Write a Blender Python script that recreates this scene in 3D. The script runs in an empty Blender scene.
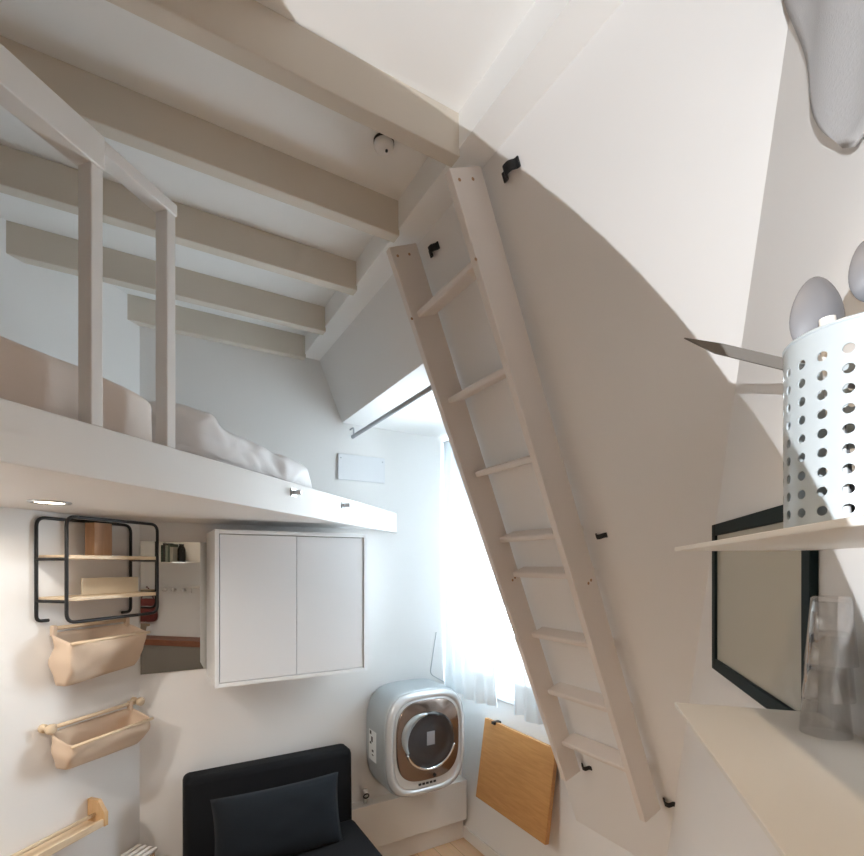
import bpy, bmesh, math, random
from mathutils import Vector, Matrix, noise
random.seed(7)
C = bpy.context.scene.collection
SC = bpy.context.scene
PI = math.pi
EYE = 1.78                                   # camera height above the floor
DX, DY = 0.7253744, 0.6883546                # direction of the loft edge / shelf wall
ROT = math.atan2(DY, DX)
NX, NY = DY, -DX                             # its normal, towards the shelf wall
C_LEFT, C_LOFT, C_RIGHT = -1.979, -1.047, 0.345

# ------------------------------------------------------------------ materials
def base_mat(name):
    m = bpy.data.materials.new(name); m.use_nodes = True
    nt = m.node_tree; b = nt.nodes['Principled BSDF']
    return m, nt, b

def tex_coord(nt, scale=(1, 1, 1), rot=(0, 0, 0)):
    tc = nt.nodes.new('ShaderNodeTexCoord'); mp = nt.nodes.new('ShaderNodeMapping')
    mp.inputs['Scale'].default_value = scale; mp.inputs['Rotation'].default_value = rot
    nt.links.new(tc.outputs['Object'], mp.inputs['Vector'])
    return mp

def paint(name, col, rough=0.6, bump=0.05, scale=60, vary=0.03, metallic=0.0, spec=0.3):
    m, nt, b = base_mat(name)
    mp = tex_coord(nt)
    n = nt.nodes.new('ShaderNodeTexNoise'); n.inputs['Scale'].default_value = scale; n.inputs['Detail'].default_value = 4
    nt.links.new(mp.outputs[0], n.inputs['Vector'])
    r = nt.nodes.new('ShaderNodeValToRGB')
    r.color_ramp.elements[0].color = tuple(c * (1 - vary) for c in col) + (1,)
    r.color_ramp.elements[1].color = tuple(min(1, c * (1 + vary)) for c in col) + (1,)
    n2 = nt.nodes.new('ShaderNodeTexNoise'); n2.inputs['Scale'].default_value = 2.2
    nt.links.new(mp.outputs[0], n2.inputs['Vector']); nt.links.new(n2.outputs['Fac'], r.inputs['Fac'])
    nt.links.new(r.outputs[0], b.inputs['Base Color'])
    bp = nt.nodes.new('ShaderNodeBump'); bp.inputs['Strength'].default_value = bump; bp.inputs['Distance'].default_value = 0.003
    nt.links.new(n.outputs['Fac'], bp.inputs['Height']); nt.links.new(bp.outputs[0], b.inputs['Normal'])
    b.inputs['Roughness'].default_value = rough; b.inputs['Metallic'].default_value = metallic
    b.inputs['Specular IOR Level'].default_value = spec
    return m

def wood(name, c1, c2, scale=(2, 30, 30), rough=0.5):
    m, nt, b = base_mat(name)
    mp = tex_coord(nt, scale)
    n = nt.nodes.new('ShaderNodeTexNoise'); n.inputs['Scale'].default_value = 2.5; n.inputs['Detail'].default_value = 6
    n.inputs['Distortion'].default_value = 0.6
    nt.links.new(mp.outputs[0], n.inputs['Vector'])
    r = nt.nodes.new('ShaderNodeValToRGB')
    r.color_ramp.elements[0].position = 0.3; r.color_ramp.elements[1].position = 0.7
    r.color_ramp.elements[0].color = (*c1, 1); r.color_ramp.elements[1].color = (*c2, 1)
    nt.links.new(n.outputs['Fac'], r.inputs['Fac']); nt.links.new(r.outputs[0], b.inputs['Base Color'])
    bp = nt.nodes.new('ShaderNodeBump'); bp.inputs['Strength'].default_value = 0.06; bp.inputs['Distance'].default_value = 0.002
    nt.links.new(n.outputs['Fac'], bp.inputs['Height']); nt.links.new(bp.outputs[0], b.inputs['Normal'])
    b.inputs['Roughness'].default_value = rough
    return m

def planks(name, c1, c2):
    m, nt, b = base_mat(name)
    mp = tex_coord(nt, (1, 1, 1), (0, 0, PI / 2))
    br = nt.nodes.new('ShaderNodeTexBrick')
    br.inputs['Scale'].default_value = 1.0; br.inputs['Mortar Size'].default_value = 0.0015
    br.inputs['Brick Width'].default_value = 0.9; br.inputs['Row Height'].default_value = 0.12
    br.inputs['Color1'].default_value = (*c1, 1); br.inputs['Color2'].default_value = (*c2, 1)
    br.inputs['Mortar'].default_value = (c1[0] * .4, c1[1] * .4, c1[2] * .4, 1)
    nt.links.new(mp.outputs[0], br.inputs['Vector'])
    mp2 = tex_coord(nt, (30, 2, 30)); n = nt.nodes.new('ShaderNodeTexNoise'); n.inputs['Scale'].default_value = 3
    nt.links.new(mp2.outputs[0], n.inputs['Vector'])
    mx = nt.nodes.new('ShaderNodeMixRGB'); mx.blend_type = 'MULTIPLY'; mx.inputs[0].default_value = 0.25
    nt.links.new(br.outputs['Color'], mx.inputs[1]); nt.links.new(n.outputs['Color'], mx.inputs[2])
    nt.links.new(mx.outputs[0], b.inputs['Base Color']); b.inputs['Roughness'].default_value = 0.4
    return m

def fabric(name, col, scale=400, rough=0.9, bump=0.25, sheen=0.1):
    m = paint(name, col, rough, bump, scale, 0.08, spec=0.15)
    m.node_tree.nodes['Principled BSDF'].inputs['Sheen Weight'].default_value = sheen
    return m

def glow(name, col, strength):
    m, nt, b = base_mat(name)
    b.inputs['Base Color'].default_value = (*col, 1)
    b.inputs['Emission Color'].default_value = (*col, 1); b.inputs['Emission Strength'].default_value = strength
    return m

def glass(name, col=(1, 1, 1), rough=0.0, ior=1.45):
    m, nt, b = base_mat(name)
    b.inputs['Base Color'].default_value = (*col, 1); b.inputs['Roughness'].default_value = rough
    b.inputs['Transmission Weight'].default_value = 1; b.inputs['IOR'].default_value = ior
    return m

def thin_glass(name, fac=0.08):
    m = bpy.data.materials.new(name); m.use_nodes = True; nt = m.node_tree; nt.nodes.clear()
    o = nt.nodes.new('ShaderNodeOutputMaterial'); mx = nt.nodes.new('ShaderNodeMixShader')
    t = nt.nodes.new('ShaderNodeBsdfTransparent'); g = nt.nodes.new('ShaderNodeBsdfGlossy')
    g.inputs['Roughness'].default_value = 0.02; mx.inputs[0].default_value = fac
    nt.links.new(t.outputs[0], mx.inputs[1]); nt.links.new(g.outputs[0], mx.inputs[2]); nt.links.new(mx.outputs[0], o.inputs[0])
    return m

def sheer(name, col, clear=0.25):
    m = bpy.data.materials.new(name); m.use_nodes = True; nt = m.node_tree; nt.nodes.clear()
    o = nt.nodes.new('ShaderNodeOutputMaterial')
    d = nt.nodes.new('ShaderNodeBsdfDiffuse'); t = nt.nodes.new('ShaderNodeBsdfTranslucent'); tr = nt.nodes.new('ShaderNodeBsdfTransparent')
    w = nt.nodes.new('ShaderNodeTexWave'); w.inputs['Scale'].default_value = 300
    r = nt.nodes.new('ShaderNodeMapRange'); r.inputs[3].default_value = clear - 0.05; r.inputs[4].default_value = clear + 0.05
    mp = tex_coord(nt); nt.links.new(mp.outputs[0], w.inputs['Vector']); nt.links.new(w.outputs['Fac'], r.inputs[0])
    d.inputs[0].default_value = (*col, 1); t.inputs[0].default_value = (*col, 1)
    a = nt.nodes.new('ShaderNodeMixShader'); a.inputs[0].default_value = 0.075
    b = nt.nodes.new('ShaderNodeMixShader')
    nt.links.new(d.outputs[0], a.inputs[1]); nt.links.new(t.outputs[0], a.inputs[2])
    nt.links.new(r.outputs[0], b.inputs[0]); nt.links.new(a.outputs[0], b.inputs[1]); nt.links.new(tr.outputs[0], b.inputs[2])
    nt.links.new(b.outputs[0], o.inputs[0])
    return m

WALL = paint('white_wall_paint', (0.82, 0.81, 0.80), 0.75, 0.06, 90, 0.015)
CEIL = paint('ceiling_paint', (0.90, 0.90, 0.89), 0.8, 0.05, 90, 0.015)
BEAM = paint('beige_beam_paint', (0.68, 0.62, 0.54), 0.7, 0.06, 60, 0.03)
WOODW = paint('white_painted_wood', (0.80, 0.785, 0.77), 0.5, 0.05, 40, 0.02)
LADM = paint('cream_painted_ladder', (0.76, 0.70, 0.655), 0.55, 0.06, 40, 0.03)
TRIMW = paint('trim_paint', (0.79, 0.76, 0.73), 0.5, 0.03, 60, 0.02)
FLOOR = planks('light_parquet', (0.74, 0.50, 0.31), (0.80, 0.55, 0.35))
CABW = paint('white_lacquer', (0.76, 0.77, 0.79), 0.35, 0.01, 60, 0.01)
CABF = paint('white_lacquer_frame', (0.80, 0.81, 0.82), 0.35, 0.01, 60, 0.01)
GAP = paint('shadow_gap_black', (0.05, 0.05, 0.05), 0.8, 0, 60, 0)
BLACK = paint('black_metal', (0.012, 0.012, 0.013), 0.45, 0.05, 80, 0.1, 0.0, 0.4)
FRAMEB = paint('black_frame_wood', (0.008, 0.018, 0.020), 0.6, 0.04, 80, 0.1, spec=.15)
ASH = wood('pale_ash_wood', (0.66, 0.50, 0.33), (0.74, 0.60, 0.43), (3, 30, 30))
OAK = wood('oak_wood', (0.43, 0.20, 0.062), (0.53, 0.27, 0.095), (30, 3, 30), 0.45)
BROWNWOOD = wood('brown_wood_box', (0.36, 0.19, 0.09), (0.44, 0.25, 0.13), (30, 30, 3))
REDWOOD = wood('red_brown_wood', (0.17, 0.055, 0.025), (0.24, 0.085, 0.04), (3, 30, 30))
CANVAS = fabric('beige_canvas', (0.64, 0.50, 0.38), 300)
BLACKF = fabric('black_fabric', (0.012, 0.013, 0.015), 500, 0.95, 0.2, 0.02)
PILLF = fabric('dark_slate_fabric', (0.013, 0.017, 0.022), 500, 0.85, 0.2, 0.05)
LINEN = fabric('white_bed_linen', (0.80, 0.78, 0.78), 200, 0.85, 0.1, 0.1)
MATT = fabric('beige_mattress_cover', (0.76, 0.67, 0.61), 200, 0.85, 0.1, 0.1)
STEEL = paint('brushed_steel', (0.55, 0.56, 0.58), 0.3, 0.02, 120, 0.03, 1.0)
CHROME = paint('chrome', (0.80, 0.82, 0.84), 0.08, 0, 60, 0.0, 1.0)
SILVER = paint('silver_plastic', (0.44, 0.48, 0.50), 0.38, 0.01, 100, 0.02, 0.35, 0.5)
BEZEL = paint('light_silver_plastic', (0.66, 0.68, 0.70), 0.25, 0.0, 100, 0.01, 0.3, 0.5)
BRONZE = paint('bronze_mirror_plastic', (0.25, 0.19, 0.16), 0.16, 0.0, 60, 0.02, 0.85, 0.5)
DARKG = paint('dark_door_glass', (0.035, 0.035, 0.04), 0.08, 0, 60, 0.02, 0.1, 0.7)
STICK = paint('white_sticker', (0.80, 0.82, 0.82), 0.5, 0, 60, 0.01)
INK = paint('black_ink', (0.02, 0.02, 0.025), 0.5, 0, 60, 0)
MIRROR = paint('mirror_silver', (0.60, 0.60, 0.58), 0.015, 0, 60, 0.0, 1.0)
HOLDM = paint('pale_coated_steel', (0.42, 0.47, 0.50), 0.32, 0.0, 60, 0.01, 0.25, 0.6)
NYLON = paint('grey_nylon', (0.15, 0.15, 0.16), 0.5, 0.02, 60, 0.02)
KNIFEM = paint('dark_knife_steel', (0.16, 0.15, 0.14), 0.35, 0.01, 60, 0.02, 0.2)
SHELFM = paint('white_shelf_sheet', (0.78, 0.76, 0.72), 0.5, 0.01, 60, 0.01)
GREYCL = fabric('grey_cloth', (0.50, 0.50, 0.51), 300)
PRINT = paint('grey_print_paper', (0.45, 0.44, 0.38), 0.22, 0.0, 3, 0.03, 0, 0.6)
TUMB = thin_glass('clear_tumbler_glass', 0.16)
_n = TUMB.node_tree; _lw = _n.nodes.new('ShaderNodeLayerWeight'); _lw.inputs[0].default_value = 0.45
_mr = _n.nodes.new('ShaderNodeMapRange'); _mr.inputs[3].default_value = 0.10; _mr.inputs[4].default_value = 0.75
_n.links.new(_lw.outputs['Facing'], _mr.inputs[0]); _n.links.new(_mr.outputs[0], _n.nodes['Mix Shader'].inputs[0])
PANE = thin_glass('window_glass')
SHEER = sheer('sheer_curtain', (0.76, 0.81, 0.84), .065)
UPVC = paint('white_window_frame', (0.80, 0.82, 0.83), 0.4, 0.0, 60, 0.01)
RODM = paint('grey_rod', (0.42, 0.44, 0.46), 0.4, 0.0, 60, 0.02, 0.5)
CABLEM = paint('pale_cable', (0.55, 0.57, 0.58), 0.5, 0, 60, 0)
BULB = glow('lamp_lens', (1.0, 0.86, 0.66), 14)
LEATHER = paint('maroon_leather', (0.16, 0.035, 0.03), 0.5, 0.1, 120, 0.1)
WORKTOP = paint('grey_worktop', (0.20, 0.185, 0.165), 0.5, 0.05, 60, 0.05)

# ------------------------------------------------------------------ mesh helpers
def bm_new(): return bmesh.new()

def box(bm, x0, x1, y0, y1, z0, z1, M=None):
    v = [Vector((x, y, z)) for z in (z0, z1) for y in (y0, y1) for x in (x0, x1)]
    if M: v = [M @ p for p in v]
    w = [bm.verts.new(p) for p in v]
    for f in ((0, 2, 3, 1), (4, 5, 7, 6), (0, 1, 5, 4), (2, 6, 7, 3), (0, 4, 6, 2), (1, 3, 7, 5)):
        bm.faces.new([w[i] for i in f])
    return bm

def prism(bm, pts, vec):
    a = [bm.verts.new(Vector(p)) for p in pts]; b = [bm.verts.new(Vector(p) + Vector(vec)) for p in pts]
    n = len(a)
    bm.faces.new(a[::-1]); bm.faces.new(b)
    for i in range(n): bm.faces.new([a[i], a[(i + 1) % n], b[(i + 1) % n], b[i]])
    bmesh.ops.recalc_face_normals(bm, faces=bm.faces)
    return bm

def tube(bm, pts, r, seg=12, closed=False, caps=True):
    pts = [Vector(p) for p in pts]; n = len(pts); rings = []
    up = None
    for i, p in enumerate(pts):
        if closed: t = (pts[(i + 1) % n] - pts[i - 1])
        else: t = pts[min(i + 1, n - 1)] - pts[max(i - 1, 0)]
        t.normalize()
        if up is None:
            up = t.orthogonal().normalized()
        up = (up - t * up.dot(t)).normalized(); s = t.cross(up)
        rr = r[i] if isinstance(r, (list, tuple)) else r
        rings.append([bm.verts.new(p + (up * math.cos(2 * PI * k / seg) + s * math.sin(2 * PI * k / seg)) * rr) for k in range(seg)])
    m = n if closed else n - 1
    for i in range(m):
        a, b = rings[i], rings[(i + 1) % n]
        for k in range(seg): bm.faces.new([a[k], a[(k + 1) % seg], b[(k + 1) % seg], b[k]])
    if caps and not closed:
        bm.faces.new(rings[0][::-1]); bm.faces.new(rings[-1])
    bmesh.ops.recalc_face_normals(bm, faces=bm.faces)
    return bm

def lathe(bm, prof, seg=40, origin=(0, 0, 0), axis='Z', cap=True):
    o = Vector(origin); rings = []
    for r, h in prof:
        ring = []
        for k in range(seg):
            a = 2 * PI * k / seg; c, s = math.cos(a) * r, math.sin(a) * r
            p = {'Z': (c, s, h), 'Y': (c, h, s), 'X': (h, c, s)}[axis]
            ring.append(bm.verts.new(o + Vector(p)))
        rings.append(ring)
    for a, b in zip(rings, rings[1:]):
        for k in range(seg): bm.faces.new([a[k], a[(k + 1) % seg], b[(k + 1) % seg], b[k]])
    if cap:
        bm.faces.new(rings[0][::-1]); bm.faces.new(rings[-1])
    bmesh.ops.recalc_face_normals(bm, faces=bm.faces)
    return bm

def fillet(pts, rad, n=5, closed=False):
    P = [Vector(p) for p in pts]; out = []; N = len(P)
    for i, p in enumerate(P):
        if not closed and i in (0, N - 1): out.append(p); continue
        a = (P[i - 1] - p); b = (P[(i + 1) % N] - p)
        r = min(rad, a.length * .49, b.length * .49); a.normalize(); b.normalize()
        A, B = p + a * r, p + b * r
        for k in range(n + 1):
            t = k / n; out.append(A * (1 - t) ** 2 + p * 2 * t * (1 - t) + B * t * t)
    return out

def obj(name, bm, mat, parent=None, smooth=False, bevel=0.0, solid=0.0, sub=0, loc=None, rotz=0.0):
    me = bpy.data.meshes.new(name); bm.normal_update(); bm.to_mesh(me); bm.free()
    me.materials.append(mat)
    o = bpy.data.objects.new(name, me); C.objects.link(o)
    if smooth:
        for p in me.polygons: p.use_smooth = True
    if solid:
        s = o.modifiers.new('thick', 'SOLIDIFY'); s.thickness = solid; s.offset = 0
    if sub:
        s = o.modifiers.new('sub', 'SUBSURF'); s.levels = sub; s.render_levels = sub
    if bevel:
        b = o.modifiers.new('bevel', 'BEVEL'); b.width = bevel; b.segments = 3; b.limit_method = 'ANGLE'; b.angle_limit = math.radians(40)
        for p in me.polygons: p.use_smooth = True
        me.set_sharp_from_angle(angle=math.radians(40))
    if parent: o.parent = parent
    if loc: o.location = loc
    if rotz: o.rotation_euler = (0, 0, rotz)
    return o

def tag(o, label, cat, group=None):
    o['label'] = label; o['category'] = cat
    if group: o['group'] = group
    return o

def thing(name, label, cat, loc=(0, 0, 0), rotz=0.0, group=None):
    o = bpy.data.objects.new(name, None); C.objects.link(o); o.empty_display_size = 0.1
    o.location = loc; o.rotation_euler = (0, 0, rotz)
    return tag(o, label, cat, group)

def struct(name, bm, mat, **k):
    o = obj(name, bm, mat, **k); o['kind'] = 'structure'; return o

def dup(root, loc=None, matrix=None, label=None):
    r = root.copy(); C.objects.link(r)
    if loc is not None: r.location = loc
    if matrix is not None: r.matrix_world = matrix
    if label: r['label'] = label
    for ch in list(root.children):
        c = ch.copy(); C.objects.link(c); c.parent = r
        for g in list(ch.children):
            d = g.copy(); C.objects.link(d); d.parent = c
    return r

def along(s, c, z=0.0):                       # a point on the plane parallel to the loft edge
    return Vector((DX * s + NX * c, DY * s + NY * c, z))

# ------------------------------------------------------------------ room shell
CZ, BZ = 3.03, 2.91                           # ceiling height, underside of the beams
A0 = -0.03
def slope_x(z, off=0.0): return 1.302 - 0.402 * (z - EYE) - off

bm = bm_new()
prism(bm, [tuple(along(-1.8, C_LEFT)), (A0, 2.7, 0), (1.8, 2.7, 0), (1.8, 1.232, 0), tuple(along(-1.8, C_RIGHT))], (0, 0, -0.1))
struct('floor', bm, FLOOR)
bm = bm_new()
prism(bm, [tuple(along(-1.9, C_LEFT - .1, CZ)), (A0, 2.9, CZ), (1.0, 2.9, CZ), (1.0, -0.1, CZ), tuple(along(-1.9, C_RIGHT + .1, CZ))], (0, 0, 0.1))
struct('ceiling', bm, CEIL)
bm = box(bm_new(), A0 - .1, 1.95, 2.7, 2.8, 0, CZ); struct('wall_back', bm, WALL)
bm = box(bm_new(), -1.9, 1.845, 0, 0.1, 0, CZ)
struct('wall_left', bm, WALL, loc=along(0, C_LEFT), rotz=ROT)
bm = box(bm_new(), -1.9, 2.2, -0.1, 0, 0, CZ)
struct('wall_right', bm, WALL, loc=along(0, C_RIGHT), rotz=ROT)
bm = box(bm_new(), -1.9, -1.8, -0.05, C_RIGHT - C_LEFT + 0.05, 0, CZ)
struct('wall_front', bm, WALL, loc=along(0, C_RIGHT), rotz=ROT)

WY0, WY1, WZ0, WZ1 = 1.86, 2.69, 1.02, 2.54   # window opening
bm = bm_new()
box(bm, 1.8, 1.95, 1.1, WY0, 0, 2.7); box(bm, 1.8, 1.95, WY1, 2.8, 0, 2.7)
box(bm, 1.8, 1.95, WY0, WY1, 0, WZ0); box(bm, 1.8, 1.95, WY0, WY1, WZ1, 2.7)
struct('wall_window', bm, WALL)
ys = lambda x: (NX * x - C_RIGHT) / DX
bm = prism(bm_new(), [(1.8, 1.70, .541), (slope_x(2.6), 1.70, 2.6), (slope_x(2.6), 2.72, 2.6), (slope_x(CZ), 2.72, CZ),
                      (slope_x(CZ), ys(slope_x(CZ)) - .05, CZ), (1.8, ys(1.8) - .05, .541)], (0.0928, 0, 0.0373))
struct('wall_sloped', bm, WALL)
bm = prism(bm_new(), [(slope_x(2.6) + .02, 1.6, 2.6), (1.8, 1.6, 2.6), (1.8, 1.6, .6)], (0, .1, 0))
struct('wall_alcove', bm, WALL)
bm = box(bm_new(), slope_x(2.6), 1.95, 1.6, 2.75, 2.6, 2.68); struct('ceiling_alcove', bm, CEIL)
bm = box(bm_new(), 1.785, 1.8, 1.22, 2.7, 0, 0.075); struct('baseboard_window', bm, TRIMW, bevel=.004)
bm = bm_new(); box(bm, 0.4, 1.785, 2.62, 2.7, .14, .395); box(bm, 0.4, 1.785, 2.66, 2.7, 0, .14)
struct('trim_1', bm, TRIMW, bevel=.003)
bm = box(bm_new(), .745, .93, .15, 2.7, 2.93, CZ); struct('trim_2', bm, CEIL)

for i, y in enumerate((1.133, 1.51, 1.90, 2.31, 2.655)):
    bm = box(bm_new(), -2.3 if y > 1 else -1.2, .75, y, y + .045, BZ, CZ)
    o = struct('ceiling_beam', bm, BEAM, bevel=.003)

# window_1 : frame in the opening, two casements, panes, sill
w = thing('window_1', 'white casement window behind the sheer curtains', 'window', (1.85, 2.24, WZ0))
del w['label']; del w['category']; w['kind'] = 'structure'
def rect_frame(bm, y0, y1, z0, z1, t, x0, x1):
    box(bm, x0, x1, y0, y0 + t, z0, z1); box(bm, x0, x1, y1 - t, y1, z0, z1)
    box(bm, x0, x1, y0 + t, y1 - t, z0, z0 + t); box(bm, x0, x1, y0 + t, y1 - t, z1 - t, z1)
Y0, Y1, H_ = WY0 - 2.24, WY1 - 2.24, WZ1 - WZ0
bm = bm_new(); rect_frame(bm, Y0, Y1, 0, H_, .04, -.05, .05); obj('window_frame', bm, UPVC, w, bevel=.003)
YM = 0.075
for a, b in ((Y0 + .035, YM), (YM, Y1 - .035)):
    bm = bm_new(); rect_frame(bm, a, b, .035, H_ - .035, .055, -.055, .0); ca = obj('casement', bm, UPVC, w, bevel=.004)
    bm = bm_new(); box(bm, -.03, -.024, a + .05, b - .05, .08, H_ - .08); obj('pane', bm, PANE, ca)
bm = bm_new(); box(bm, -.075, -.055, YM - .012, YM + .012, .62, .70); tube(bm, [(-.078, YM, .68), (-.095, YM, .68), (-.095, YM + .10, .68)], .009)
obj('window_handle', bm, UPVC, w, bevel=.002)
bm = box(bm_new(), -.07, .05, Y0 - .02, Y1 + .02, -.03, 0); obj('window_sill', bm, UPVC, w, bevel=.004)

def curtain(name, y0, y1, z0, z1, x, waves, amp, label, flare=0.0):
    bm = bm_new(); nu, nv = 90, 26; g = []
    for j in range(nv + 1):
        tz = j / nv; row = []
        for i in range(nu + 1):
            t = i / nu
            am = amp * (1 - .35 * tz)
            ph = waves * 2 * PI * t + .5 * math.sin(3 * t + 2 * tz)
            yy = y0 + (y1 - y0) * t + (flare * (1 - tz) ** 3) * (t - 1)
            xx = x + am * math.sin(ph) + .006 * math.sin(7 * t + 5 * tz)
            zz = z0 + (z1 - z0) * tz + (.010 * math.sin(9 * t + 1) if j == 0 else 0)
            row.append(bm.verts.new((xx, yy, zz)))
        g.append(row)
    for j in range(nv):
        for i in range(nu): bm.faces.new([g[j][i], g[j][i + 1], g[j + 1][i + 1], g[j + 1][i]])
    return tag(obj(name, bm, SHEER, smooth=True), label, 'curtain', 'sheer curtains at the window')
curtain('sheer_curtain', 2.205, 2.689, .985, 2.565, 1.66, 5, .016, 'white sheer curtain on the left half of the window, beside the washing machine', .06)
curtain('sheer_curtain', 1.745, 2.0, 1.0, 2.565, 1.66, 3, .016, 'white sheer curtain on the right half of the window, above the wooden drop leaf board')
bm = tube(bm_new(), [(1.66, 1.70, 2.57), (1.66, 2.70, 2.57)], .006)
tag(obj('curtain_wire', bm, UPVC, smooth=True), 'thin white wire carrying the sheer curtains under the alcove ceiling', 'curtain rod')

# grey hanging rod across the alcove
r = thing('hanging_rod', 'grey round rod across the front of the window alcove, high beside the ladder', 'rod', (1.02, 2.18, 2.515))
obj('rod', tube(bm_new(), [(0, -.475, 0.0), (0, .475, 0)], .011), RODM, r, smooth=True)
obj('bracket', tube(bm_new(), fillet([(0, .46, 0), (0, .46, .05), (0, .515, .05)], .02), .005), RODM, r, smooth=True)

# ------------------------------------------------------------------ loft
LO = along(0, C_LOFT)
P2 = 2.8185
loft = thing('loft_platform', 'white loft bed platform with a plain front board, meeting the back wall above the cabinet', 'loft', (LO.x, LO.y, 1.988), ROT)
wl = C_LOFT - C_LEFT                            # depth of the loft, front edge to left wall
bm = bm_new()
prism(bm, [(-1.5, .03, 0), (P2 - .07, .03, 0), (1.835, wl - .004, 0), (-1.5, wl - .004, 0)], (0, 0, .095))
obj('deck', bm, WOODW, loft)
bm = prism(bm_new(), [(-1.5, 0, -.012), (P2, 0, -.012), (P2 - .035, .03, -.012), (-1.5, .03, -.012)], (0, 0, .122))
obj('front_board', bm, WOODW, loft, bevel=.003)
for s, lab in ((1.667, 'small steel ladder peg on the loft front board, under the end of the duvet'), (2.092, 'small steel ladder peg on the loft front board, nearer the window')):
    bm = bm_new(); box(bm, -.018, .018, -.004, 0.0, -.016, .016); lathe(bm, [(.009, -.004), (.009, -.034), (.007, -.037)], 20, axis='Y')
    p = along(s, C_LOFT, 2.060); tag(obj('steel_peg', bm, STEEL, bevel=.001, loc=p, rotz=ROT), lab, 'peg', 'ladder pegs on the loft edge')

rail = thing('loft_railing', 'white wooden guard rail with two posts standing on the loft edge', 'railing', (LO.x, LO.y, 2.098), ROT)
for s, h in ((0.862, .60), (1.077, .64)):
    obj('post', box(bm_new(), s - .015, s + .015, .004, .044, 0, h), WOODW, rail, bevel=.003)
for s in (0.0,):
    obj('post', box(bm_new(), s - .024, s + .024, .002, .048, 0, .60), WOODW, rail, bevel=.003)
bm = bm_new(); box(bm, -.6, .877, -.002, .050, .595, .672); box(bm, .877, 1.094, .0, .046, .636, .668)
obj('top_rail', bm, WOODW, rail, bevel=.003)

def soft_box(x0, x1, y0, y1, z0, z1, nx, ny, amp, seed, p=5.0, top=None):
    bm = bm_new(); bmesh.ops.create_cube(bm, size=1.0)
    bmesh.ops.subdivide_edges(bm, edges=bm.edges[:], cuts=nx, use_grid_fill=True)
    for v in bm.verts:
        u = Vector(v.co) * 2
        l = max(abs(u.x), abs(u.y), abs(u.z))
        q = (abs(u.x) ** p + abs(u.y) ** p + abs(u.z) ** p) ** (1 / p)
        u = u * (l / q) if q > 0 else u
        X = x0 + (x1 - x0) * (u.x + 1) / 2; Y = y0 + (y1 - y0) * (u.y + 1) / 2
        zt = top(X, Y) if top else z1
        Z = z0 + (zt - z0) * (u.z + 1) / 2
        n = noise.noise_vector(Vector((X * 6 + seed, Y * 6, Z * 6))) + .5 * noise.noise_vector(Vector((X * 15 + seed, Y * 15, Z * 15)))
        k = .25 if u.z < -.6 else 1
        v.co = (X + n.x * amp * k, Y + n.y * amp * k, Z + max(n.z * amp, -1) * k)
    return bm
bm = soft_box(-1.2, 1.15, .075, .90, .003, .170, 30, 30, .006, 3, p=12.0)
o = obj('mattress', bm, MATT, smooth=True, loc=(LO.x, LO.y, 2.09), rotz=ROT); tag(o, 'beige covered mattress lying on the loft behind the railing posts', 'mattress')
def duvet_top(x, y):
    t = max(0, min(1, (x - 1.1) / .92)); return .135 * (1 - t) ** .6 + .075 + .015 * math.sin(11 * x) * (1 - t)
bm = soft_box(1.185, 2.01, .06, .56, .0, .2, 40, 40, .026, 11, top=duvet_top)
o = obj('duvet', bm, LINEN, smooth=True, loc=(LO.x, LO.y, 2.092), rotz=ROT); tag(o, 'crumpled white duvet spilling over the open end of the loft', 'duvet')

# recessed downlights under the loft
def downlight(x, y, label, power):
    t = thing('recessed_downlight', label, 'ceiling light', (x, y, 1.988), 0, 'downlights under the loft')
    obj('trim_ring', lathe(bm_new(), [(.042, -.001), (.045, -.006), (.058, -.006), (.060, -.001)], 40, cap=False), STEEL, t, smooth=True)
    obj('lens', lathe(bm_new(), [(.0425, -.003), (.001, -.0035)], 40), BULB, t)
    l = bpy.data.lights.new('downlight_beam', 'SPOT'); l.energy = power; l.color = (1.0, .95, .88); l.spot_size = math.radians(165); l.spot_blend = .5; l.shadow_soft_size = .02
    lo = bpy.data.objects.new('downlight_beam', l); C.objects.link(lo); lo.parent = t; lo.location = (0, 0, -.012)
    return t
downlight(-.275, 2.02, 'lit round recessed downlight under the loft, above the black wall shelf', 6)
downlight(-.95, 1.35, 'added unseen fill downlight under the loft, farthest to the left of the three', 44)  # added out of view to brighten the lower walls
downlight(-.42, 1.60, 'added unseen fill downlight under the loft, just beyond the left edge of the view', 15)  # extra fill, added out of view for the left wall and cabinet

# ------------------------------------------------------------------ back wall: cabinet, mirror, plate
cab = thing('wall_cabinet', 'square white two door cabinet hung on the back wall under the loft', 'cabinet', (.62, 2.525, 1.235))
W2, D2, HH = .361, .175, .703
bm = bm_new()
box(bm, -W2, -W2 + .018, -D2, D2, 0, HH); box(bm, W2 - .018, W2, -D2, D2, 0, HH)
box(bm, -W2 + .018, W2 - .018, -D2, D2, 0, .018); box(bm, -W2 + .018, W2 - .018, -D2, D2, HH - .018, HH)
box(bm, -W2 + .018, W2 - .018, D2 - .008, D2, .018, HH - .018)
obj('body', bm, CABF, cab, bevel=.0015)
bm = box(bm_new(), -W2 + .018, W2 - .018, -D2 + .035, -D2 + .04, .018, HH - .018); obj('interior', bm, GAP, cab)
for x0, x1 in ((-W2 + .0215, -.0012), (.0012, W2 - .0215)):
    obj('door', box(bm_new(), x0, x1, -D2 + .004, -D2 + .022, .0215, HH - .0215), CABW, cab, bevel=.001)

bm = box(bm_new(), A0 + .004, .262, 2.692, 2.699, 1.262, 1.893)
tag(obj('wall_mirror', bm, MIRROR), 'tall frameless mirror on the back wall between the black shelf and the white cabinet', 'mirror')

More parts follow.
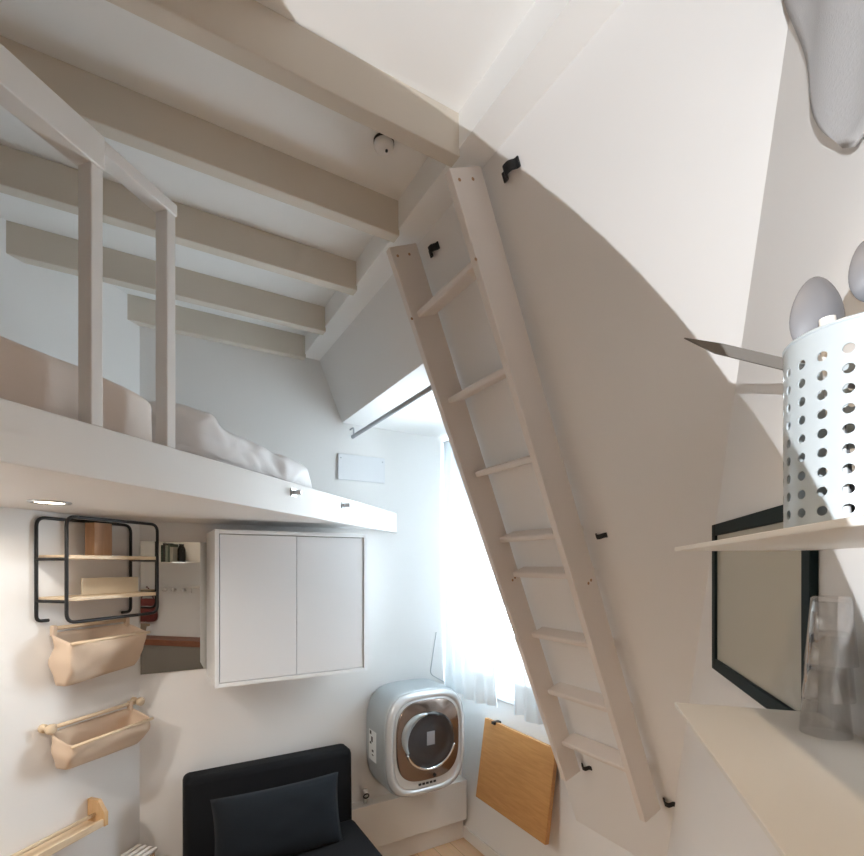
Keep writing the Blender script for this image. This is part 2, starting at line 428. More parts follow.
pl = thing('cover_plate', 'blank white rectangular cover plate high on the back wall left of the window', 'plate', (1.09, 2.693, 2.345))
obj('plate', box(bm_new(), -.147, .147, -.007, .006, -.075, .075), CABW, pl, bevel=.004)
for x in (-.13, .13): obj('screw', lathe(bm_new(), [(.005, -.006), (.005, -.0085), (.003, -.0095)], 12, (x, 0, .05), 'Y'), STEEL, pl)

# ------------------------------------------------------------------ washing machine
WX, WZ = 1.376, .775
wm = thing('washing_machine', 'small rounded silver washing machine mounted on the back wall beside the window', 'washing machine', (WX, 2.7, WZ))
def sq(a, b, y, p=3.6, n=72, dz=0):
    out = []
    for k in range(n):
        t = 2 * PI * k / n; c, s = math.cos(t), math.sin(t)
        out.append((a * math.copysign(abs(c) ** (2 / p), c), y, dz + b * math.copysign(abs(s) ** (2 / p), s)))
    return out
def loft(bm, rings, cap0=True, cap1=True):
    R = [[bm.verts.new(p) for p in r] for r in rings]; n = len(R[0])
    for a, b in zip(R, R[1:]):
        for k in range(n): bm.faces.new([a[k], a[(k + 1) % n], b[(k + 1) % n], b[k]])
    if cap0: bm.faces.new(R[0][::-1])
    if cap1: bm.faces.new(R[-1])
    bmesh.ops.recalc_face_normals(bm, faces=bm.faces); return bm
AW, BW = .263, .302
obj('body', loft(bm_new(), [sq(AW * .97, BW * .97, -.002), sq(AW, BW, -.03), sq(AW, BW, -.225), sq(AW * .995, BW * .995, -.25), sq(AW * .975, BW * .975, -.268)]), SILVER, wm, smooth=True)
bz = loft(bm_new(), [sq(AW * .976, BW * .976, -.266), sq(AW * .955, BW * .96, -.282), sq(AW * .92, BW * .93, -.294), sq(AW * .87, BW * .89, -.299), sq(AW * .845, BW * .86, -.297), sq(AW * .835, BW * .85, -.290), sq(AW * .82, BW * .83, -.288)], True, False)
bz = obj('front_bezel', bz, BEZEL, wm, smooth=True)
fp = loft(bm_new(), [sq(AW * .83, BW * .84, -.280), sq(AW * .82, BW * .83, -.290), sq(AW * .80, BW * .81, -.293)], True, True)
fp = obj('front_panel', fp, BEZEL, wm, smooth=False)
ip = loft(bm_new(), [sq(.203, .226, -.285, 3.2, dz=.020), sq(.201, .224, -.301, 3.2, dz=.020), sq(.195, .218, -.305, 3.2, dz=.020)])
ip = obj('door', ip, BRONZE, wm, bevel=.002)
dc = .020
gl = lathe(bm_new(), [(.158, -.300), (.158, -.312), (.148, -.319), (.130, -.317), (.115, -.310), (.08, -.320), (.04, -.326), (.002, -.328)], 56, (.006, 0, dc), 'Y')
obj('door_glass', gl, DARKG, ip, smooth=True)
bm = bm_new(); pts = [(.006 + .160 * math.cos(a), -.315, dc + .160 * math.sin(a)) for a in [math.radians(q) for q in range(200, 345, 6)]]
tube(bm, pts, .008, 10); obj('chrome_ring', bm, CHROME, ip, smooth=True)
bm = bm_new()
for k in range(20):
    a = math.radians(100 + k * 5.2)
    wdt = .040 * math.sin(PI * (k + .6) / 20.4) + .004
    for rr, yy in ((.150, -.316), (.150 + wdt, -.320)):
        bm.verts.new((.006 + rr * math.cos(a), yy, dc + rr * math.sin(a)))
bm.verts.ensure_lookup_table()
for k in range(19): bm.faces.new([bm.verts[2 * k], bm.verts[2 * k + 1], bm.verts[2 * k + 3], bm.verts[2 * k + 2]])
obj('door_handle', bm, SILVER, ip, smooth=True, solid=.012)
bm = box(bm_new(), -.028, .022, -.3295, -.3275, .0, .075); obj('door_sticker', bm, paint('faded_sticker', (.30, .30, .32), .5), ip)
for k in range(5):
    obj('button', box(bm_new(), -.062 + k * .024, -.046 + k * .024, -.2965, -.2925, -.231, -.219), INK, fp)
obj('power_button', lathe(bm_new(), [(.010, -.30), (.010, -.3075), (.006, -.3085)], 20, (.035, 0, -.186), 'Y'), INK, fp)
st = obj('side_sticker', box(bm_new(), -.2645, -.2625, -.165, -.065, -.11, .06), STICK, wm)
for k, (y, z, h) in enumerate(((-.10, .035, .02), (-.12, -.005, .03), (-.10, -.02, .012), (-.13, -.06, .012), (-.13, -.08, .006))):
    obj('printed_mark', box(bm_new(), -.2652, -.2642, y, y + .022, z, z + h), INK, st)

vl = thing('water_valve', 'small white pipe valve with a dark ring on the wall left below the washing machine', 'valve', (1.10, 2.665, .395))
obj('pipe', lathe(bm_new(), [(.011, 0), (.011, .05), (.016, .052), (.016, .075), (.010, .08)], 20), CABF, vl, smooth=True)
obj('valve_ring', tube(bm_new(), [(.016 * math.cos(a), -.017, .045 + .012 * math.sin(a)) for a in [2 * PI * k / 20 for k in range(20)]], .004, 8, True), BLACK, vl, smooth=True)

# drop leaf board on the window wall
bd = thing('drop_leaf_table', 'brown oak drop leaf table folded down on the wall below the window', 'folding table', (1.795, 2.1, .85))
M = Matrix.Rotation(math.radians(8.5), 4, 'Y')
obj('leaf', box(bm_new(), -.033, -.006, -.295, .295, -.46, .005, Matrix.Translation((.0, 0, 0)) @ M), OAK, bd, bevel=.003)
for y in (.2,): obj('hinge', box(bm_new(), -.045, .006, y - .015, y + .015, -.004, .012), BLACK, bd, bevel=.002)

cb = tube(bm_new(), fillet([(1.60, 2.696, 1.35), (1.555, 2.696, 1.09), (1.60, 2.696, 1.06), (1.72, 2.696, .99), (1.792, 2.5, .965), (1.792, 2.33, .955)], .05), .003, 8)
tag(obj('thin_cable', cb, CABLEM, smooth=True), 'thin pale cable running down beside the left curtain and along below the window', 'cable')

# ------------------------------------------------------------------ armchair bed
sf = thing('chair_bed', 'black fabric chair bed against the back wall under the white cabinet', 'sofa', (.56, 2.1, 0))
bk = box(bm_new(), -.412, .412, .37, .505, .28, .795, Matrix.Rotation(math.radians(-2), 4, 'X') @ Matrix.Translation((0, .035, 0)))
obj('backrest', bk, BLACKF, sf, bevel=.03)
obj('seat', box(bm_new(), -.408, .408, -.42, .41, .20, .415), BLACKF, sf, bevel=.025)
obj('base', box(bm_new(), -.405, .405, -.42, .45, .03, .20), BLACKF, sf, bevel=.015)
for x in (-.36, .36):
    for y in (-.37, .38): obj('foot', lathe(bm_new(), [(.02, 0), (.024, .035)], 16, (x, y, 0)), BLACK, sf)
def cushion(a, b, t):
    bm = bm_new(); N = 22; top, bot = [], []
    for j in range(N + 1):
        for i in range(N + 1):
            u, v = 2 * i / N - 1, 2 * j / N - 1
            k = (max(0, 1 - abs(u) ** 2.6) * max(0, 1 - abs(v) ** 2.6)) ** .5
            pin = 1 - .07 * (1 - abs(u)) * 0 - .05 * (1 - u * u) * (abs(v) ** 3)
            pinx = 1 - .05 * (1 - v * v) * (abs(u) ** 3)
            w = noise.noise(Vector((u * 2.5, v * 2.5, 4))) * .010 * k
            top.append((u * a * pinx, -(t * k + .002) + w, v * b * pin)); bot.append((u * a * pinx, t * k + .002, v * b * pin))
    T = [bm.verts.new(p) for p in top]; Bv = [bm.verts.new(p) for p in bot]
    for j in range(N):
        for i in range(N):
            q = [j * (N + 1) + i, j * (N + 1) + i + 1, (j + 1) * (N + 1) + i + 1, (j + 1) * (N + 1) + i]
            bm.faces.new([T[k] for k in q]); bm.faces.new([Bv[k] for k in q[::-1]])
    bmesh.ops.remove_doubles(bm, verts=bm.verts, dist=.0045); bmesh.ops.recalc_face_normals(bm, faces=bm.faces); return bm
o = obj('cushion', cushion(.30, .165, .06), PILLF, smooth=True); o.location = (.545, 2.365, .565); o.rotation_euler = (math.radians(-14), 0, 0)
tag(o, 'dark slate rectangular cushion leaning on the black chair bed', 'cushion')

# ------------------------------------------------------------------ left wall: shelf unit, canvas baskets, ledge
WL = along(0, C_LEFT)
sh = thing('wall_shelf', 'black metal tube wall shelf with two pale wooden boards, left of the mirror', 'shelf', (WL.x, WL.y, 0), ROT)
s0, s1, z0, z1, off = 1.366, 1.778, 1.565, 1.962, .165     # local y is negative towards the room
back = fillet([(s0 + .045, -.012, z0), (s0, -.012, z0), (s0, -.012, z1), (s1, -.012, z1), (s1, -.012, z0), (s1 - .045, -.012, z0)], .035, 6)
obj('back_frame', tube(bm_new(), back, .0065, 10), BLACK, sh, smooth=True)
front = fillet([(s0, -off, z0), (s0, -off, z1), (s1, -off, z1), (s1, -off, z0)], .035, 6, True)
obj('front_frame', tube(bm_new(), front, .0065, 10, True), BLACK, sh, smooth=True)
for z in (1.647, 1.806):
    for s in (s0, s1): obj('side_bar', tube(bm_new(), [(s, -off, z - .004), (s, -.012, z - .004)], .006, 10), BLACK, sh, smooth=True)
for z in (1.643, 1.803):
    obj('shelf_board', box(bm_new(), s0 + .006, s1 - .004, -off + .003, -.014, z, z + .015), ASH, sh, bevel=.002)
def on_left(s, o_, z): return along(s, C_LEFT + o_, z)
bm = box(bm_new(), -.040, .040, -.026, .026, 0, .136)
tag(obj('wooden_box', bm, BROWNWOOD, bevel=.002, loc=on_left(1.572, .07, 1.818), rotz=ROT), 'brown wooden box standing on the upper board of the black wall shelf', 'box')
bm = box(bm_new(), -.142, .125, -.004, .004, 0, .068)
tag(obj('cream_panel', bm, paint('cream_card', (.78, .68, .52), .7), bevel=.001, loc=on_left(1.66, .045, 1.658), rotz=ROT), 'cream rectangular panel leaning on the lower board of the black wall shelf', 'panel')

def basket_bm(a0, a1, zr_f, zr_b, zb, yb, yf, seed, sag):
    bm = bm_new(); rings = []; NS = 64; NV = 12
    for j in range(NV + 1):
        t = j / NV; ring = []
        for k in range(NS):
            q = 2 * PI * k / NS; c, s = math.cos(q), math.sin(q); p = 7
            u = math.copysign(abs(c) ** (2 / p), c); v = math.copysign(abs(s) ** (2 / p), s)
            sh_ = 1 - .10 * t ** 3; sx = (a0 + a1) / 2 + u * (a1 - a0) / 2 * sh_
            d = (v + 1) / 2                                   # 0 at wall, 1 at front
            y = -(yb + (yf - yb) * d * (1 - .42 * t ** 2))
            zr = zr_b + (zr_f - zr_b) * d
            z = zr + (zb + sag * (u + .2) - zr) * t
            n = noise.noise_vector(Vector((sx * 14 + seed, y * 14, z * 14)))
            am = .017 * math.sin(PI * min(1, t * 1.1)) + .002
            ring.append(bm.verts.new((sx + n.x * am, min(y + n.y * am * 1.4, -.006), z + n.z * am * .5)))
        rings.append(ring)
    for a, b in zip(rings, rings[1:]):
        for k in range(NS): bm.faces.new([a[k], a[(k + 1) % NS], b[(k + 1) % NS], b[k]])
    bm.faces.new(rings[-1]); bmesh.ops.recalc_face_normals(bm, faces=bm.faces); return bm
def basket(label, a0, a1, zf, zb_, zbot, seed, sag, knobs):
    t = thing('canvas_basket', label, 'basket', (WL.x, WL.y, 0), ROT, 'canvas wall baskets')
    obj('pocket', basket_bm(a0, a1, zf, zb_, zbot, .022, .145, seed, sag), CANVAS, t, smooth=True, solid=.004)
    obj('front_dowel', tube(bm_new(), [(a0 - .004, -.143, zf + .001), (a1 + .004, -.143, zf + .001)], .0065), ASH, t, smooth=True)
    zk = zb_ + .018
    e = knobs or (a0 + .01, a1 - .01)
    obj('back_dowel', tube(bm_new(), [(e[0], -.030, zk), (e[1], -.030, zk)], .008), ASH, t, smooth=True)
    for x in knobs:
        obj('peg', lathe(bm_new(), [(.017, 0), (.017, -.010), (.009, -.012), (.009, -.034), (.019, -.038), (.019, -.050), (.013, -.054)], 24, (x, -.001, zk), 'Y'), ASH, t, smooth=True)
    for x in (a0 + .012, a1 - .012):
        obj('loop', box(bm_new(), x - .009, x + .009, -.040, -.020, zb_ - .012, zk + .012), CANVAS, t, bevel=.004)
    return t
basket('beige canvas wall basket just below the black shelf', 1.405, 1.752, 1.478, 1.515, 1.322, 2, .012, ())
basket('beige canvas wall basket hanging lower down, left of the black chair bed', 1.405, 1.770, 1.085, 1.130, .985, 9, -.004, (1.395, 1.80))

lg = thing('wooden_ledge', 'pale wooden wall ledge with an end cap at the lower left', 'ledge', (WL.x, WL.y, 0), ROT)
obj('shelf_board', box(bm_new(), .5, 1.575, -.085, -.004, .692, .704), ASH, lg, bevel=.002)
obj('front_lip', box(bm_new(), .5, 1.575, -.095, -.083, .692, .722), ASH, lg, bevel=.002)
obj('round_bar', tube(bm_new(), [(.5, -.045, .735), (1.58, -.045, .735)], .008), ASH, lg, smooth=True)
obj('end_cap', prism(bm_new(), [(1.575, -.004, .690), (1.575, -.098, .690), (1.575, -.098, .745), (1.575, -.06, .795), (1.575, -.004, .795)], (.018, 0, 0)), wood('honey_wood', (.58, .36, .17), (.66, .44, .24), (30, 30, 4)), lg, bevel=.002)

cr = thing('slatted_crate', 'pale slatted wooden crate on the floor below the wooden ledge', 'crate', (WL.x, WL.y, 0), ROT)
bm = bm_new()
for y in (-.13, -.02):
    for z in (.05, .2, .35): box(bm, 1.62, 1.80, y - .006, y + .006, z, z + .09)
for s in (1.622, 1.788): box(bm, s, s + .012, -.13, -.02, .02, .47)
obj('body', bm, ASH, cr, bevel=.001)
for k in range(4): obj('lid_slat', box(bm_new(), 1.615, 1.81, -.136 + k * .031, -.118 + k * .031, .47, .482), TRIMW, cr, bevel=.002)

# ------------------------------------------------------------------ ladder on the sloped wall
LY0, LY1 = 1.130, 1.541
ld = thing('loft_ladder', 'cream painted wooden ladder hung on the sloped wall beside the window', 'ladder', (1.1, 1.336, .857))
def rel(p): return (p[0] - 1.1, p[1] - 1.336, p[2] - .857)
def stile(y):
    q = [(.712, y, 2.862), (.818, y, 2.912), (1.630, y, .884), (1.542, y, .857)]
    return prism(bm_new(), [rel(p) for p in q], (0, .026, 0))
for y in (LY0, LY1 - .026):
    s = obj('stile', stile(y), LADM, ld, bevel=.003)
    for x, z in ((.745, 2.842), (.79, 2.862), (.80, 2.64), (1.25, 1.72), (1.262, 1.73)):
        b = lathe(bm_new(), [(.005, -.0012), (.004, 0.0)], 10, rel((x, y, z)), 'Y'); obj('screw_hole', b, BROWNWOOD, s)
NV = Vector((.928, 0, .373)); UV = Vector((-.373, 0, .928))
for x, z in ((.820, 2.647), (.949, 2.366), (1.070, 2.107), (1.185, 1.863), (1.25, 1.728), (1.349, 1.481), (1.436, 1.240), (1.516, 1.012)):
    a = Vector((x, LY0 + .024, z)) + NV * .006
    q = [a, a + NV * .078, a + NV * .078 + UV * .022, a + UV * .022]
    obj('rung', prism(bm_new(), [rel(p) for p in q], (0, LY1 - LY0 - .048, 0)), LADM, ld, bevel=.006)

# black hooks on the sloped wall
def hook_bm():
    prof = fillet([(-.034, 0, .003), (-.016, 0, .003), (-.006, 0, .026), (.018, 0, .026), (.026, 0, .006), (.036, 0, .006)], .008, 4)
    bm = bm_new(); A = []
    for p in prof: A.append([bm.verts.new((p.x, w, p.z + h)) for w, h in ((-.013, -.003), (.013, -.003), (.013, .003), (-.013, .003))])
    for a, b in zip(A, A[1:]):
        for k in range(4): bm.faces.new([a[k], a[(k + 1) % 4], b[(k + 1) % 4], b[k]])
    bm.faces.new(A[0][::-1]); bm.faces.new(A[-1]); bmesh.ops.recalc_face_normals(bm, faces=bm.faces); return bm
def slope_m(y, z, flip=1, sc=1.0):
    N = Vector((-.928, 0, -.373)); X = Vector((0, flip, 0)); Yv = N.cross(X)
    M = Matrix(((X.x, Yv.x, N.x, slope_x(z)), (X.y, Yv.y, N.y, y), (X.z, Yv.z, N.z, z), (0, 0, 0, 1)))
    return M @ Matrix.Scale(sc, 4)
hk = tag(obj('wall_hook', hook_bm(), BLACK, bevel=.0015), 'bent black metal hook on the sloped wall by the top of the left ladder stile', 'hook', 'black hooks on the sloped wall')
hk.matrix_world = slope_m(1.462, 2.872, -1, .9)
for y, z, f, sc, lab in ((1.052, 2.864, -1, 1.0, 'bent black metal hook on the sloped wall by the top of the right ladder stile'),
                         (1.085, 1.876, 1, .62, 'black metal hook beside the middle of the right ladder stile'),
                         (1.500, .906, 1, .75, 'black metal hook at the foot of the left ladder stile, under the lowest rung'),
                         (1.105, .917, 1, .75, 'black metal hook at the foot of the right ladder stile')):
    dup(hk, matrix=slope_m(y, z, f, sc), label=lab)

# smoke detector
sd = thing('smoke_detector', 'small white round smoke detector on the ceiling between two beams', 'smoke detector', (.604, 1.32, CZ))
obj('base', lathe(bm_new(), [(.030, 0), (.030, -.008)], 32), BLACK, sd)
obj('housing', lathe(bm_new(), [(.029, -.006), (.029, -.018), (.024, -.026), (.010, -.029), (.002, -.029)], 32), WOODW, sd, smooth=True)
obj('sensor', lathe(bm_new(), [(.004, -.028), (.004, -.033)], 12, (.006, -.006, 0)), INK, sd)

# ------------------------------------------------------------------ right wall: frame, shelves and what stands on them
WR = along(0, C_RIGHT)
fr = thing('picture_frame', 'wide black framed grey print on the right wall beyond the two thin shelves', 'picture', (WR.x, WR.y, 1.519), ROT)
a0, a1, fh = .852, 1.392, .362
bm = bm_new()
for x0, x1, zz0, zz1 in ((a0, a0 + .028, 0, fh), (a1 - .028, a1, 0, fh), (a0 + .028, a1 - .028, 0, .028), (a0 + .028, a1 - .028, fh - .028, fh)):
    box(bm, x0, x1, .001, .013, zz0, zz1)
obj('frame', bm, FRAMEB, fr, bevel=.0015)
obj('print', box(bm_new(), a0 + .028, a1 - .028, .002, .007, .028, fh - .028), PRINT, fr)

def on_right(s, c, z): return along(s, c, z)
C_SH = .150
for z, lab, g, se in ((1.8016, 'upper thin white sheet shelf on the right wall, carrying the perforated holder', 'thin wall shelves', -.75), (1.558, 'lower thin white sheet shelf on the right wall, carrying the glass tumblers', 'thin wall shelves', .28)):
    bm = box(bm_new(), se, .848, 0.002, C_RIGHT - C_SH, 0, .006)
    tag(obj('sheet_shelf', bm, SHELFM, bevel=.001, loc=(WR.x, WR.y, z), rotz=ROT), lab, 'shelf', g)

# perforated utensil holder
HX, HY, HZ = .536, .178, 1.8076
hd = thing('utensil_holder', 'tall pale perforated steel utensil holder on the upper shelf at the right', 'utensil holder', (HX, HY, HZ))
def perforated(r, h, cols, rows, zb, zt, hole):
    bm = bm_new(); cw = 2 * PI / cols; chh = (zt - zb) / rows; cache = {}
    def V(th, z):
        key = (round((th % (2 * PI)) * 1e4) % 62832, round(z * 1e5))
        if key not in cache: cache[key] = bm.verts.new((r * math.cos(th), r * math.sin(th), z))
        return cache[key]
    S = [(-1, -1), (0, -1), (1, -1), (1, 0), (1, 1), (0, 1), (-1, 1), (-1, 0)]
    for i in range(cols):
        for j in range(rows):
            tc, zc = (i + .5) * cw, zb + (j + .5) * chh
            outer = [V(tc + a * cw / 2, zc + b * chh / 2) for a, b in S]
            inner = []
            for k in range(16):
                an = -PI * .75 + k * PI / 8
                inner.append(bm.verts.new((r * math.cos(tc + hole / r * math.cos(an)), r * math.sin(tc + hole / r * math.cos(an)), zc + hole * math.sin(an))))
            for k in range(8):
                a, b = outer[k], outer[(k + 1) % 8]; c0, c1, c2 = inner[2 * k], inner[2 * k + 1], inner[(2 * k + 2) % 16]
                bm.faces.new([a, c1, c0]); bm.faces.new([a, b, c1]); bm.faces.new([b, c2, c1])
        for za, zc2 in ((0, zb), (zt, h)):
            for q in range(2):
                ta, tb = i * cw + q * cw / 2, i * cw + (q + 1) * cw / 2
                bm.faces.new([V(ta, za), V(tb, za), V(tb, zc2), V(ta, zc2)])
    bmesh.ops.recalc_face_normals(bm, faces=bm.faces)
    return bm
obj('perforated_wall', perforated(.0564, .168, 20, 9, .009, .152, .0040), HOLDM, hd, solid=.0012, smooth=True)
es = bpy.data.objects['perforated_wall'].modifiers.new('split', 'EDGE_SPLIT'); es.split_angle = math.radians(50)
obj('rim', tube(bm_new(), [(.0564 * math.cos(2 * PI * k / 48), .0564 * math.sin(2 * PI * k / 48), .168) for k in range(48)], .0016, 8, True), HOLDM, hd, smooth=True)
obj('bottom', lathe(bm_new(), [(.056, .0), (.056, .003)], 48), HOLDM, hd)

CYAW = math.radians(30.2); CS, CC = math.sin(CYAW), math.cos(CYAW)
def cam_xy(x, y, z): return Vector((x * CC + y * CS, -x * CS + y * CC, z))       # metres right / ahead of where the photographer stands
def spoon(hx, hy, hz, bx, by, w, h, label, mat=NYLON):
    top = cam_xy(hx, hy, hz); foot = cam_xy(bx, by, HZ + .005)
    t = thing('serving_spoon', label, 'utensil', foot, -CYAW, 'utensils in the holder')
    d = Matrix.Rotation(CYAW, 4, 'Z') @ (top - foot)
    bm = bm_new(); bmesh.ops.create_uvsphere(bm, u_segments=28, v_segments=18, radius=1)
    for v in bm.verts:
        k = 1 - .22 * v.co.z
        v.co = Vector((v.co.x * w * k, v.co.y * .006 + .010 * (v.co.x ** 2 + v.co.z ** 2), v.co.z * h)) + d
    obj('spoon_head', bm, mat, t, smooth=True)
    obj('handle', tube(bm_new(), [Vector((0, 0, 0)), d * .5, d - Vector((0, 0, h * .8))], [.006, .005, .004], 12), mat, t, smooth=True)
spoon(.355, .442, 2.010, .371, .434, .025, .036, 'grey oval serving spoon in the perforated holder, at the left behind the white handle')
spoon(.387, .425, 2.041, .390, .423, .017, .028, 'grey serving spoon in the perforated holder, cut by the right edge of the view')
f0, f1 = cam_xy(.357, .425, HZ + .004), cam_xy(.3420, .424, 1.9935)
o = tube(bm_new(), [f0, f1], .006, 12); tag(obj('white_handle', o, CABF, smooth=True), 'white utensil handle rising just above the rim of the perforated holder', 'utensil', 'utensils in the holder')

# pointed knife sticking out behind the holder
kt, kb = cam_xy(.300, .583, 2.050), cam_xy(.512, .560, 1.990)
kn = thing('kitchen_knife', 'dark pointed knife sticking out from behind the perforated holder', 'knife', kb)
v = kt - kb; up = Vector((0, 0, 1)); side = v.cross(up).normalized()
bm = bm_new()
def kp(t, h): return v * t + up * h
outl = [kp(1, 0), kp(.84, -.010), kp(.45, -.012), kp(.45, .002), kp(.8, .003)]
prism(bm, [p - side * .0012 for p in outl], side * .0024)
obj('blade', bm, KNIFEM, kn)
obj('knife_handle', tube(bm_new(), [kp(.46, -.005), kp(.2, -.005), kp(0.0, -.006)], [.009, .010, .008], 12), NYLON, kn, smooth=True)

# stacked tumblers
def tumbler_bm():
    return lathe(bm_new(), [(.002, .086), (.0185, .086), (.021, .083), (.0275, .0), (.0262, .0), (.0192, .078), (.002, .079)], 36, cap=False)
tb = tag(obj('glass_tumbler', tumbler_bm(), TUMB, smooth=True), 'clear glass tumbler upside down at the bottom of the stack on the lower shelf', 'glass', 'stacked tumblers')
TP = along(.745, .308, 1.5640); tb.location = TP
dup(tb, loc=TP + Vector((NX * .003, NY * .003, .045)), label='clear glass tumbler in the middle of the upside down stack on the lower shelf')
dup(tb, loc=TP + Vector((NX * .006, NY * .006, .090)), label='clear glass tumbler on top of the upside down stack on the lower shelf')

# grey cloth hanging on the right wall
def cloth():
    t = thing('hanging_cloth', 'grey cloth hanging high on the right wall at the upper right corner', 'cloth', (WR.x, WR.y, 0), ROT)
    bm = bm_new(); N, Mv = 30, 30; g = []
    for j in range(Mv + 1):
        k = j / Mv; row = []
        sl = .745 + .20 * k ** .7; sr = .36
        for i in range(N + 1):
            q = i / N; s = sr + (sl - sr) * q
            zb = 2.30 + .02 * (q > .99)
            z = zb + (2.80 - zb) * k
            y = .018 + .006 * math.sin(s * 30 + z * 9)
            row.append(bm.verts.new((s, y, z)))
        g.append(row)
    for j in range(Mv):
        for i in range(N): bm.faces.new([g[j][i], g[j][i + 1], g[j + 1][i + 1], g[j + 1][i]])
    obj('cloth', bm, GREYCL, t, smooth=True, solid=.006)
    obj('hook', tube(bm_new(), [(.6, .0, 2.79), (.6, .05, 2.79)], .006), BLACK, t, smooth=True)
cloth()

# things beside the photographer, seen in the mirror
for k, (s, h, th, col) in enumerate(((-.02, .17, .020, (.03, .05, .04)), (.005, .19, .022, (.05, .05, .05)), (.035, .165, .026, (.30, .33, .28)), (.065, .18, .018, (.09, .12, .10)), (.09, .15, .030, (.45, .45, .40)))):
    bm = bm_new(); box(bm, -th / 2, th / 2, -.06, .06, 0, h)
    tag(obj('book', bm, paint('book_cover', col, .6), bevel=.002, loc=along(s, .265, 1.8078), rotz=ROT),
        ('dark green book first in the row on the upper shelf, seen in the mirror', 'black tall book second in the row on the upper shelf, seen in the mirror', 'grey green thick book third in the row on the upper shelf, seen in the mirror', 'dark slim book fourth in the row on the upper shelf, seen in the mirror', 'pale thick book last in the row on the upper shelf, seen in the mirror')[k], 'book', 'books on the upper shelf')
bm = lathe(bm_new(), [(.035, 0), (.038, .02), (.036, .13), (.022, .16), (.022, .18)], 24)
tag(obj('dark_bottle', bm, paint('dark_bottle_glass', (.015, .015, .015), .2), smooth=True, loc=along(.16, .265, 1.8078)), 'black round bottle standing after the row of books on the upper shelf', 'bottle')
pr = thing('peg_rail', 'white peg rail on the right wall below the upper shelf, seen in the mirror', 'peg rail', (WR.x, WR.y, 1.53), ROT)
obj('rail', box(bm_new(), -.45, .22, .002, .02, -.035, .035), WOODW, pr, bevel=.002)
for k in range(6): obj('peg', lathe(bm_new(), [(.012, .02), (.012, .05), (.02, .055), (.018, .066)], 20, (-.40 + k * .11, 0, 0), 'Y'), WOODW, pr, smooth=True)
wt = thing('kitchen_counter', 'grey counter with a red brown wooden edge along the right wall, seen in the mirror', 'counter', (WR.x, WR.y, 0), ROT)
obj('body', box(bm_new(), -1.2, .58, .004, .23, .05, 1.0), WORKTOP, wt)
obj('wooden_edge', box(bm_new(), -1.2, .60, .002, .24, 1.0, 1.055), REDWOOD, wt, bevel=.003)
bg = thing('shoulder_bag', 'maroon rounded leather bag hanging on the peg rail, seen in the mirror', 'bag', along(-.28, C_RIGHT - .04, 1.2), ROT)
bm = soft_box(-.11, .11, -.03, .05, 0, .24, 12, 12, .004, 5); obj('bag_body', bm, LEATHER, bg, smooth=True)
obj('strap', tube(bm_new(), [(-.09, .0, .2), (-.04, .0, .32), (-.01, 0, .36), (.03, 0, .32), (.09, 0, .2)], .006, 8), LEATHER, bg, smooth=True)

# ------------------------------------------------------------------ lights
world = bpy.data.worlds.new('daylight'); SC.world = world; world.use_nodes = True
bgn = world.node_tree.nodes['Background']; bgn.inputs[0].default_value = (.80, .92, 1.0, 1); bgn.inputs[1].default_value = 29.0
pt = bpy.data.lights.new('window_portal', 'AREA'); pt.shape = 'RECTANGLE'; pt.size = WY1 - WY0; pt.size_y = WZ1 - WZ0; pt.cycles.is_portal = True
po = bpy.data.objects.new('window_portal', pt); C.objects.link(po); po.location = (1.96, (WY0 + WY1) / 2, (WZ0 + WZ1) / 2)
po.rotation_euler = Vector((-1, 0, 0)).to_track_quat('-Z', 'Z').to_euler()

# pendant kitchen lamp (warm), above the frame of the photograph
kl = bpy.data.lights.new('pendant_glow', 'SPOT'); kl.energy = 16; kl.color = (1.0, .74, .48); kl.shadow_soft_size = .02; kl.spot_size = math.radians(130); kl.spot_blend = .6
ko = bpy.data.objects.new('pendant_glow', kl); C.objects.link(ko); ko.location = along(.3, -.20, 2.61)

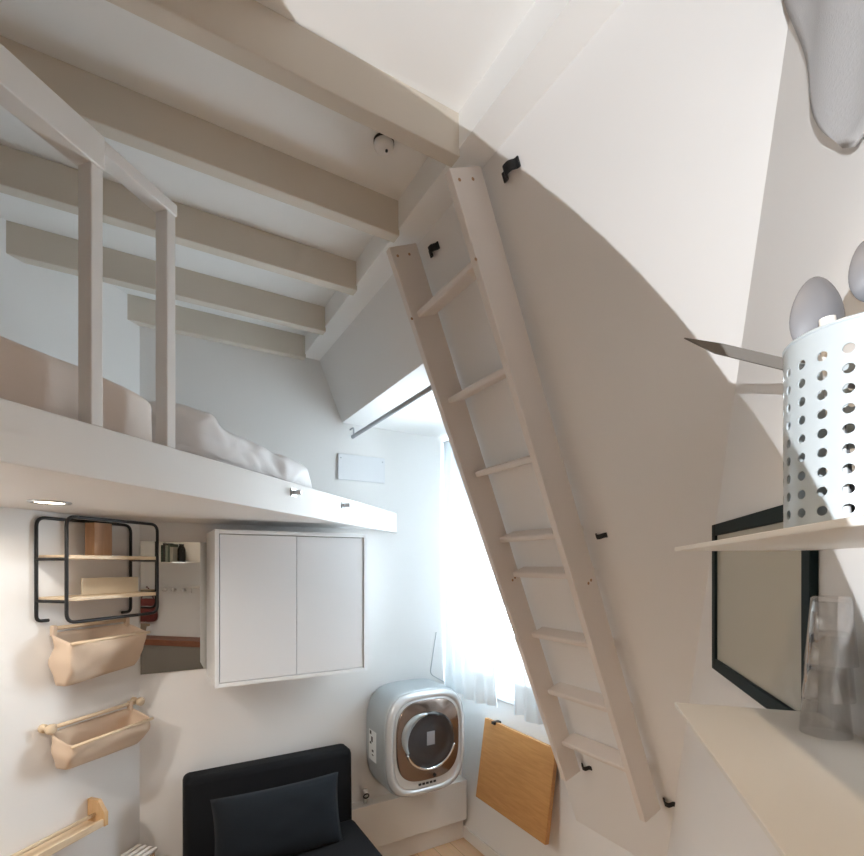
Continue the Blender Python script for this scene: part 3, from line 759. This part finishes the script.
# added spot behind the camera; unseen disc and plate trim its pool of light
L = cam_xy(-.25, -.35, EYE)
T = Vector((1.00284, 1.00846, 2.52418)); wdir = (T - L).normalized()
rgt = wdir.cross(Vector((0, 0, 1))).normalized(); upv = rgt.cross(wdir)
ls = bpy.data.lights.new('added_arc_spot', 'SPOT'); ls.energy = 104; ls.color = (.94, .97, 1.0); ls.shadow_soft_size = .0002; ls.spot_size = math.radians(125); ls.spot_blend = .02
lo = bpy.data.objects.new('added_arc_spot', ls); C.objects.link(lo); lo.location = L
AIM = T
lo.rotation_euler = (AIM - L).to_track_quat('-Z', 'Y').to_euler()
DISC = (-0.12161, -0.11234, 0.17415)   # centre right, centre up, radius
DIST = .10
dm = Matrix.Translation(L + wdir * DIST + rgt * DISC[0] + upv * DISC[1]) @ Matrix((rgt, upv, -wdir)).transposed().to_4x4()
lm = thing('added_light_mask', 'added unseen black disc and plate shaping the spot light, behind the camera', 'light blocker'); lm.matrix_world = dm
APER = [(-0.0217, 0.025), (-0.0228, 0.0271), (-0.0257, 0.0331), (0.0032, 0.0277), (0.0271, 0.0123), (0.0313, -0.0123), (0.0366, -0.0435), (0.0256, -0.0493), (-0.0001, -0.0027)]
bm = bm_new(); ap = [bm.verts.new((x - DISC[0], y - DISC[1], DIST - .07)) for x, y in APER]
acx = sum(p[0] for p in APER) / len(APER); acy = sum(p[1] for p in APER) / len(APER)
ou = []
for x, y in APER:
    k = Vector((x - acx, y - acy)).normalized() * .24
    ou.append(bm.verts.new((acx + k.x - DISC[0], acy + k.y - DISC[1], DIST - .07)))
for i in range(len(ap)): bm.faces.new([ap[i], ap[(i + 1) % len(ap)], ou[(i + 1) % len(ap)], ou[i]])
obj('aperture_mask', bm, BLACK, lm)  # added, unseen: stops spill from the spot outside the cut opening
obj('blocker_disc', lathe(bm_new(), [(DISC[2] - .0015, -.001), (DISC[2], 0), (DISC[2] - .0015, .001)], 160), BLACK, lm)  # added blocker; its rim draws the curved edge of the light

# ------------------------------------------------------------------ camera
cd = bpy.data.cameras.new('camera'); co = bpy.data.objects.new('camera', cd); C.objects.link(co)
co.location = (0, 0, EYE); co.rotation_euler = (PI / 2, 0, -CYAW)
cd.sensor_fit = 'HORIZONTAL'; cd.sensor_width = 36; cd.lens = 490 / 864 * 36
cd.shift_y = (565 - 428) / 864; cd.clip_start = .01
SC.camera = co
SC.cycles.diffuse_bounces = 8
vs = SC.view_settings; vs.view_transform = 'Standard'; vs.look = 'None'; vs.exposure = -0.14; vs.gamma = 1
try: vs.use_curve_mapping = False
except Exception: pass
